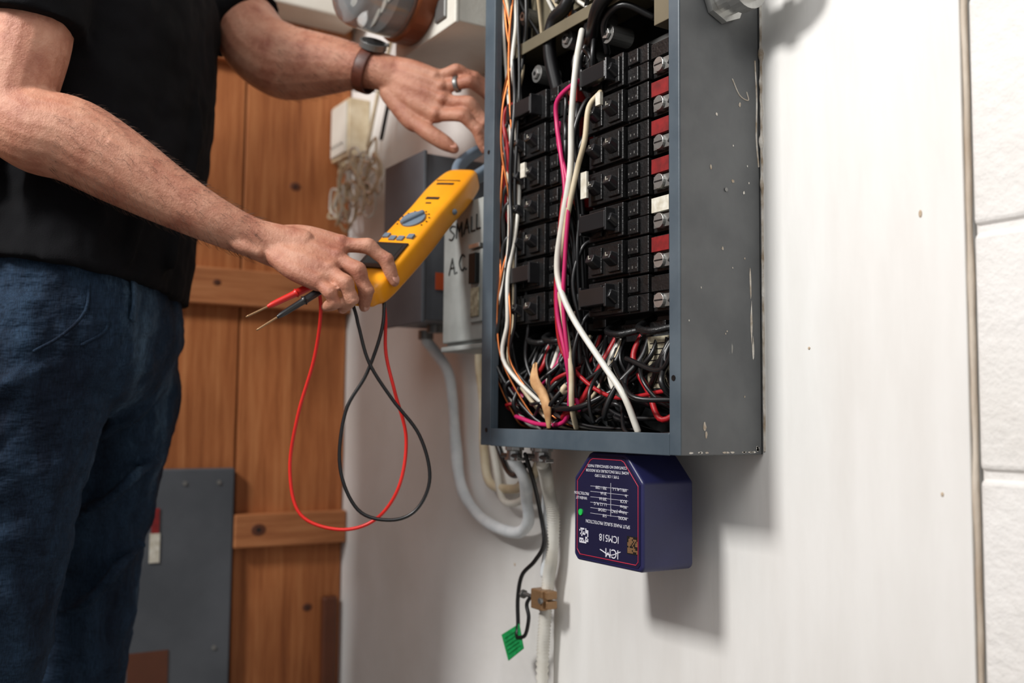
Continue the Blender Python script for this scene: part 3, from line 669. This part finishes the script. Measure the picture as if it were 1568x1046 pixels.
hairs(na,nr,.42,.84,1000); hairs(fa,frd,.5,.86,650)
mb.build('arm_hair',g)
mb=MB()
def torus(c,nv,a,b,r,m,ra=None,seg=32,rb=None):
    nv=nv.normalized(); ra=(ra-nv*ra.dot(nv)).normalized(); s=nv.cross(ra); vs=[];fs=[];k=10
    rb=rb or r
    for i in range(seg):
        q=2*math.pi*i/seg; o=ra*(a*math.cos(q))+s*(b*math.sin(q)); on=o.normalized()
        for j in range(k):
            w=2*math.pi*j/k; cc_,ss_=math.cos(w),math.sin(w)
            cc_=math.copysign(abs(cc_)**.6,cc_); ss_=math.copysign(abs(ss_)**.6,ss_)
            vs.append(c+o+on*(r*cc_)+nv*(rb*ss_))
    for i in range(seg):
        for j in range(k):
            fs.append((i*k+j,((i+1)%seg)*k+j,((i+1)%seg)*k+(j+1)%k,i*k+(j+1)%k))
    mb.add(vs,fs,m)
rw=wl(ffr); torus(rw[0].lerp(rw[1],.55),rw[1]-rw[0],.0102,.0102,.0012,m_steel,Z,28,.0032); mb.build('wedding_ring',g)
wc=W(.349,.083,1.353); wn=WD(.93,-.22,-.38)
mb=MB(); torus(wc,wn,.0335,.030,.0016,m_leather,Z,48,.0095); mb.build('watch_strap',g)
mb=MB(); dz=WD(.25,-.55,.8).normalized(); dc=wc+dz*.031
mb.add(*cylvf(dc,dz,.0195,.009,28),m_steel); mb.add(*cylvf(dc+dz*.0091,dz,.0165,.0006,28),m_dkp); mb.add(*cylvf(dc+dz*.004,WD(1,0,0),.0025,.023,10),m_steel)
mb.build('wristwatch',g,False,bevel=.0008)
def sect(parts,S,seg=28,per=5,power=2.4):
    parts.append(loft([W(a,b,z) for a,b,z,_,_ in S],[(y,x) for _,_,_,x,y in S],seg,per,hint=R0,power=power,round_=False))
parts=[]
sect(parts,[(-.012,-.003,1.028,.128,.180),(-.008,-.001,1.065,.128,.177),(-.004,0,1.12,.130,.172),(-.001,0,1.19,.136,.176),(0,0,1.28,.140,.186),(.004,0,1.36,.138,.192),(.008,0,1.43,.132,.188),(.006,0,1.49,.112,.165),(.01,0,1.53,.08,.10),(.012,0,1.55,.07,.075)])
parts.append(loft(wl([(0,-.12,1.475),(.0,-.17,1.46),(.008,-.2,1.40),(.014,-.212,1.33),(.014,-.216,1.287)]),[.065,.066,.064,.061,.061],20,6,round_=False))
parts.append(loft(wl([(0,.12,1.49),(.03,.16,1.495),(.09,.17,1.49),(.135,.158,1.462),(.155,.15,1.440)]),[.065,.066,.064,.062,.062],20,6,round_=False))
for a,l0,l1 in ((.10,-.09,-.12),(.07,-.15,-.15),(.125,-.02,-.05),(.0,-.175,-.17),(-.05,-.17,-.175)):
    parts.append(loft(wl([(a,l0,1.34),(a+.012,l0*.97,1.24),(a+.006,(l0+l1)/2,1.15),(a-.002,l1,1.05)]),[.006,.011,.012,.009],10,6))
o=organic('t_shirt',parts,m_shirt,.005,3)
tx=bpy.data.textures.new('folds','CLOUDS'); tx.noise_scale=.07; tx.noise_depth=2
d=o.modifiers.new('folds','DISPLACE'); d.texture=tx; d.strength=.016; d.mid_level=.5; d.texture_coords='GLOBAL'
parts=[]
sect(parts,[(-.015,0,1.08,.108,.158),(-.012,0,1.0,.118,.170),(-.012,0,.95,.116,.174),(-.018,0,.89,.098,.166),(-.02,0,.86,.06,.11)])
def leg(S):
    parts.append(loft([W(a,l,z) for a,l,z,_ in S],[(r_*1.0,r_) for *_,r_ in S],24,6,hint=R0,round_=False,wob=.006))
leg([(-.01,.085,.98,.095),(-.008,.098,.89,.096),(-.02,.105,.80,.09),(-.03,.105,.71,.081),(-.035,.105,.62,.073),(-.038,.106,.52,.067),(-.055,.105,.42,.065),(-.08,.105,.32,.065),(-.1,.10,.2,.057),(-.105,.10,.1,.058),(-.1,.10,.06,.064)])
leg([(-.02,-.082,.98,.098),(-.03,-.096,.89,.097),(-.04,-.105,.80,.091),(-.050,-.108,.71,.083),(-.058,-.108,.62,.075),(-.068,-.108,.52,.068),(-.085,-.11,.42,.066),(-.11,-.112,.32,.066),(-.125,-.11,.2,.058),(-.13,-.11,.1,.059),(-.125,-.11,.06,.064)])
def jfold(P,r): parts.append(loft(wl(P),[r*.4,r,r*.9,r*.3],10,6))
jfold([(.06,-.135,.93),(.01,-.185,.90),(-.05,-.195,.86),(-.09,-.19,.82)],.009); jfold([(.055,-.12,.88),(.0,-.18,.85),(-.05,-.19,.80),(-.10,-.17,.76)],.009)
jfold([(.03,-.14,.80),(-.0,-.18,.78),(-.05,-.19,.74),(-.10,-.18,.71)],.008); jfold([(.02,-.15,.72),(-.03,-.18,.70),(-.07,-.18,.67),(-.11,-.17,.62)],.008)
jfold([(.085,.06,.90),(.07,.02,.87),(.03,.01,.84),(-.02,.01,.80)],.010); jfold([(.07,.09,.80),(.06,.03,.78),(.03,.02,.75),(-.01,.02,.73)],.009)
jfold([(.05,.10,.68),(.04,.04,.66),(.01,.03,.62),(-.03,.03,.60)],.009)
o=organic('jeans',parts,m_denim,.005,2)
tx2=bpy.data.textures.new('wrinkles','CLOUDS'); tx2.noise_scale=.045; tx2.noise_depth=3
d=o.modifiers.new('wrinkles','DISPLACE'); d.texture=tx2; d.strength=.013; d.mid_level=.5; d.texture_coords='GLOBAL'
mb=MB()
mb.add(*loft(wl([(.072,-.118,1.0),(.078,-.124,.97),(.075,-.132,.955),(.06,-.15,.94)]),.0022,6,6),m_denim)
mb.add(*loft(wl([(.092,-.09,1.035),(.098,-.094,1.0),(.097,-.097,.975)]),[(.009,.003)]*3,8,5,hint=R0),m_denim)
mb.add(*loft(wl([(.06,-.14,1.02),(.062,-.15,.98),(.045,-.168,.95),(.02,-.182,.93)]),.002,6,6),m_denim)
mb.build('belt_loop_and_pocket',g)
for nm,l,a in (('shoe_left',.10,-.1),('shoe_right',-.11,-.12)):
    parts=[loft(wl([(a-.06,l,.045),(a,l,.05),(a+.07,l,.045),(a+.13,l,.035),(a+.19,l,.028)]),[(.034,.04),(.04,.045),(.043,.04),(.045,.03),(.036,.022)],16,6,hint=Z,power=2.6),
           loft(wl([(a,l,.04),(a-.002,l,.12)]),[.045,.044],16,4)]
    organic(nm,parts,m_shoe,.005,3)
    mb=MB(); mb.add(*loft(wl([(a-.075,l,.009),(a,l,.009),(a+.12,l,.009),(a+.205,l,.009)]),[(.036,.0085),(.04,.0085),(.048,.0085),(.03,.0085)],16,6,hint=Z,power=6),m_sole); mb.build('sole_'+nm,g)
Hc=V((.085,0,1.685))
parts=[loft(wl([(.01,0,1.48),(.02,0,1.55),(.045,0,1.61),(.06,0,1.66)]),[.066,.058,.056,.058],20,6)]
Rm=Matrix.Rotation(math.atan2(R0.y,R0.x),3,'Z')@Matrix.Rotation(math.radians(22),3,'Y')
hp=lambda x,y,z: W(*Hc)+Rm@V((x,y,z))
parts.append(sphvf(hp(-.012,0,.028),(.096,.076,.088),Rm,28,18))
parts.append(sphvf(hp(.02,0,-.03),(.068,.062,.082),Rm,28,18))
parts.append(sphvf(hp(.062,0,-.085),(.024,.03,.022),Rm))
parts.append(loft([hp(.082,0,.015),hp(.096,0,-.012),hp(.108,0,-.03),hp(.09,0,-.04)],[.008,.010,.0125,.01],12,5))
parts.append(loft([hp(.078,-.045,.028),hp(.09,-.02,.031),hp(.092,0,.028),hp(.09,.02,.031),hp(.078,.045,.028)],.007,10,5))
parts.append(loft([hp(.080,-.022,-.06),hp(.091,0,-.058),hp(.080,.022,-.06)],[.004,.0065,.004],10,5))
parts.append(loft([hp(.078,-.018,-.069),hp(.088,0,-.069),hp(.078,.018,-.069)],[.004,.0065,.004],10,5))
for s in (-1,1):
    parts.append(sphvf(hp(-.012,s*.075,-.01),(.018,.008,.032),Rm)); parts.append(sphvf(hp(.06,s*.035,-.02),(.025,.02,.022),Rm))
organic('head',parts,m_skin,.003,4)
mb=MB()
for s in (-1,1):
    mb.add(*sphvf(hp(.073,s*.030,.010),(.0125,.0135,.010),Rm),m_wwht); mb.add(*sphvf(hp(.0815,s*.030,.008),(.0045,.006,.006),Rm),m_dkp)
    mb.add(*loft([hp(.086,s*.016,.035),hp(.086,s*.03,.040),hp(.074,s*.05,.034)],.0035,8,5),m_hair)
mb.build('eyes_and_brows',g)
parts=[sphvf(hp(-.022,0,.038),(.097,.082,.09),Rm,28,18),sphvf(hp(-.05,0,-.005),(.06,.073,.07),Rm,28,18),loft([hp(.06,-.04,.09),hp(.07,0,.1),hp(.06,.04,.09)],.016,12,5)]
organic('hair',parts,m_hair,.004,2)

# ------------------------------------------------------------------ multimeter
M0=W(.386,-.122,1.012); M1=W(.492,.036,1.188)
Ld=(M1-M0).normalized(); nv=WD(-.245,-.649,.721); nv=(nv-Ld*nv.dot(Ld)).normalized(); Wd=Ld.cross(nv)
if Wd.dot(R0)<0: Wd=-Wd
Lm=(M1-M0).length
g=grp('clamp_multimeter',tuple((M0+M1)/2))
def mp(t,w,n): return M0+Ld*(t*Lm)+Wd*w+nv*n
mb=MB(); mb.add(*loft([mp(-.06,0,0),mp(0,0,0),mp(.2,0,0),mp(.4,0,0),mp(.6,0,0),mp(.8,0,0),mp(.95,0,-.001),mp(1.0,0,-.003)],[(.022,.012),(.028,.016),(.030,.018),(.030,.0185),(.028,.018),(.029,.018),(.025,.016),(.018,.011)],28,6,hint=nv,power=4.5),m_yellow)
mb.build('body',g)
def slab(mb,t0,t1,w0,w1,n0,n1,m):
    vs=[mp(t,w,n) for t in (t0,t1) for w in (w0,w1) for n in (n0,n1)]; mb.add(vs,[(0,1,3,2),(4,6,7,5),(0,4,5,1),(2,3,7,6),(0,2,6,4),(1,5,7,3)],m)
mb=MB()
slab(mb,.07,.27,-.023,.023,.0165,.0192,m_dkp); slab(mb,.10,.25,-.018,.018,.0192,.0195,m_bink)
for w,t_ in ((-.018,.31),(-.006,.29),(.006,.29),(.018,.31)): slab(mb,t_,t_+.032,w-.0042,w+.0042,.017,.0205,m_greyp)
slab(mb,.66,.68,-.010,.010,.017,.0187,m_dkp); slab(mb,.62,.63,-.004,.004,.017,.0187,m_dkp); slab(mb,.80,.815,-.013,.013,.017,.0187,m_dkp); slab(mb,.84,.845,-.018,.018,.017,.0183,m_dkp)
for k in range(11):
    a=math.radians(-120+24*k); c=mp(.47,.021*math.sin(a),.0183)+Ld*(.021*math.cos(a)); mb.add(*cylvf(c,nv,.0012,.0006,8),m_bink)
mb.build('screen_and_keys',g,False,bevel=.0006)
mb=MB(); mb.add(*cylvf(mp(.47,0,.0175),nv,.0165,.0035,32),m_greyp); a=(Ld*.8+Wd*.6).normalized(); c=mp(.47,0,.022)
mb.add(*loft([c-a*.014,c+a*.014],[(.0035,.004)]*2,12,3,hint=nv),m_greyp); mb.build('rotary_dial',g,False,bevel=.0008)
mb=MB(); mb.add(*sphvf(mp(.66,.0285,0),(.004,.004,.004)),m_greyp)
for s in (-1,1):
    mb.add(*loft([mp(.97,s*.010,-.002),mp(1.07,s*.024,-.002),mp(1.18,s*.027,-.002),mp(1.3,s*.016,-.002),mp(1.34,s*.002,-.002)],[(.006,.009),(.0065,.010),(.006,.009),(.0055,.008),(.005,.007)],12,6,hint=nv,power=3),m_greyp)
mb.build('clamp_jaws',g)
def lead(name,P,m,prb,gname):
    g=grp(gname,tuple(W(*P[6])))
    tube('cord',wl(P),.0021,m,g,10,8)
    a,b=W(*prb[0]),W(*prb[1]); d=(b-a)
    mb=MB(); mb.add(*loft([a,a+d*.3,a+d*.33,a+d*.36,a+d*.62,a+d*.7],[.0045,.0045,.0058,.004,.0034,.0022],12,4),m); mb.add(*loft([a+d*.68,a+d*.97,b],[.0012,.0012,.0004],8,2),m_brass)
    mb.build('probe',g)
lead('red',[(.33,-.15,1.02),(.332,-.135,.9817),(.3224,-.12,.927),(.303,-.11,.861),(.293,-.10,.796),(.307,-.10,.743),(.3534,-.10,.7257),(.396,-.10,.7376),(.4247,-.11,.777),(.4325,-.11,.835),(.4193,-.12,.889),(.4077,-.12,.9355),(.406,-.12,.982),(.398,-.122,1.02)],m_lred,((.335,-.158,1.015),(.259,-.19,.970)),'red_test_lead')
lead('black',[(.365,-.145,1.01),(.374,-.14,.98),(.378,-.14,.9644),(.391,-.14,.9226),(.4178,-.135,.881),(.45,-.13,.839),(.463,-.13,.79),(.4483,-.13,.753),(.4178,-.13,.7405),(.38,-.13,.752),(.358,-.13,.801),(.363,-.13,.8655),(.387,-.13,.911),(.404,-.13,.9644),(.405,-.125,1.01)],m_wblk,((.345,-.17,1.008),(.2765,-.21,.9537)),'black_test_lead')

# ------------------------------------------------------------------ lights
def area(name,loc,target,size,e,col=(1,1,1)):
    l=bpy.data.lights.new(name,'AREA'); l.size=size; l.energy=e; l.color=col
    o=bpy.data.objects.new(name,l); scene.collection.objects.link(o); o.location=loc
    o.rotation_euler=(V(target)-V(loc)).to_track_quat('-Z','Y').to_euler(); return o
area('softbox_key',(-.25,-1.85,2.15),(-.15,0,.95),.35,44,(1,.98,.955))
area('ceiling_fill',(1.0,-1.5,2.4),(0,0,.8),1.2,16,(1,.985,.96))
w=bpy.data.worlds.new('world'); scene.world=w; w.use_nodes=True
w.node_tree.nodes['Background'].inputs[0].default_value=(.88,.88,.89,1); w.node_tree.nodes['Background'].inputs[1].default_value=.35
scene.view_settings.view_transform='Standard'
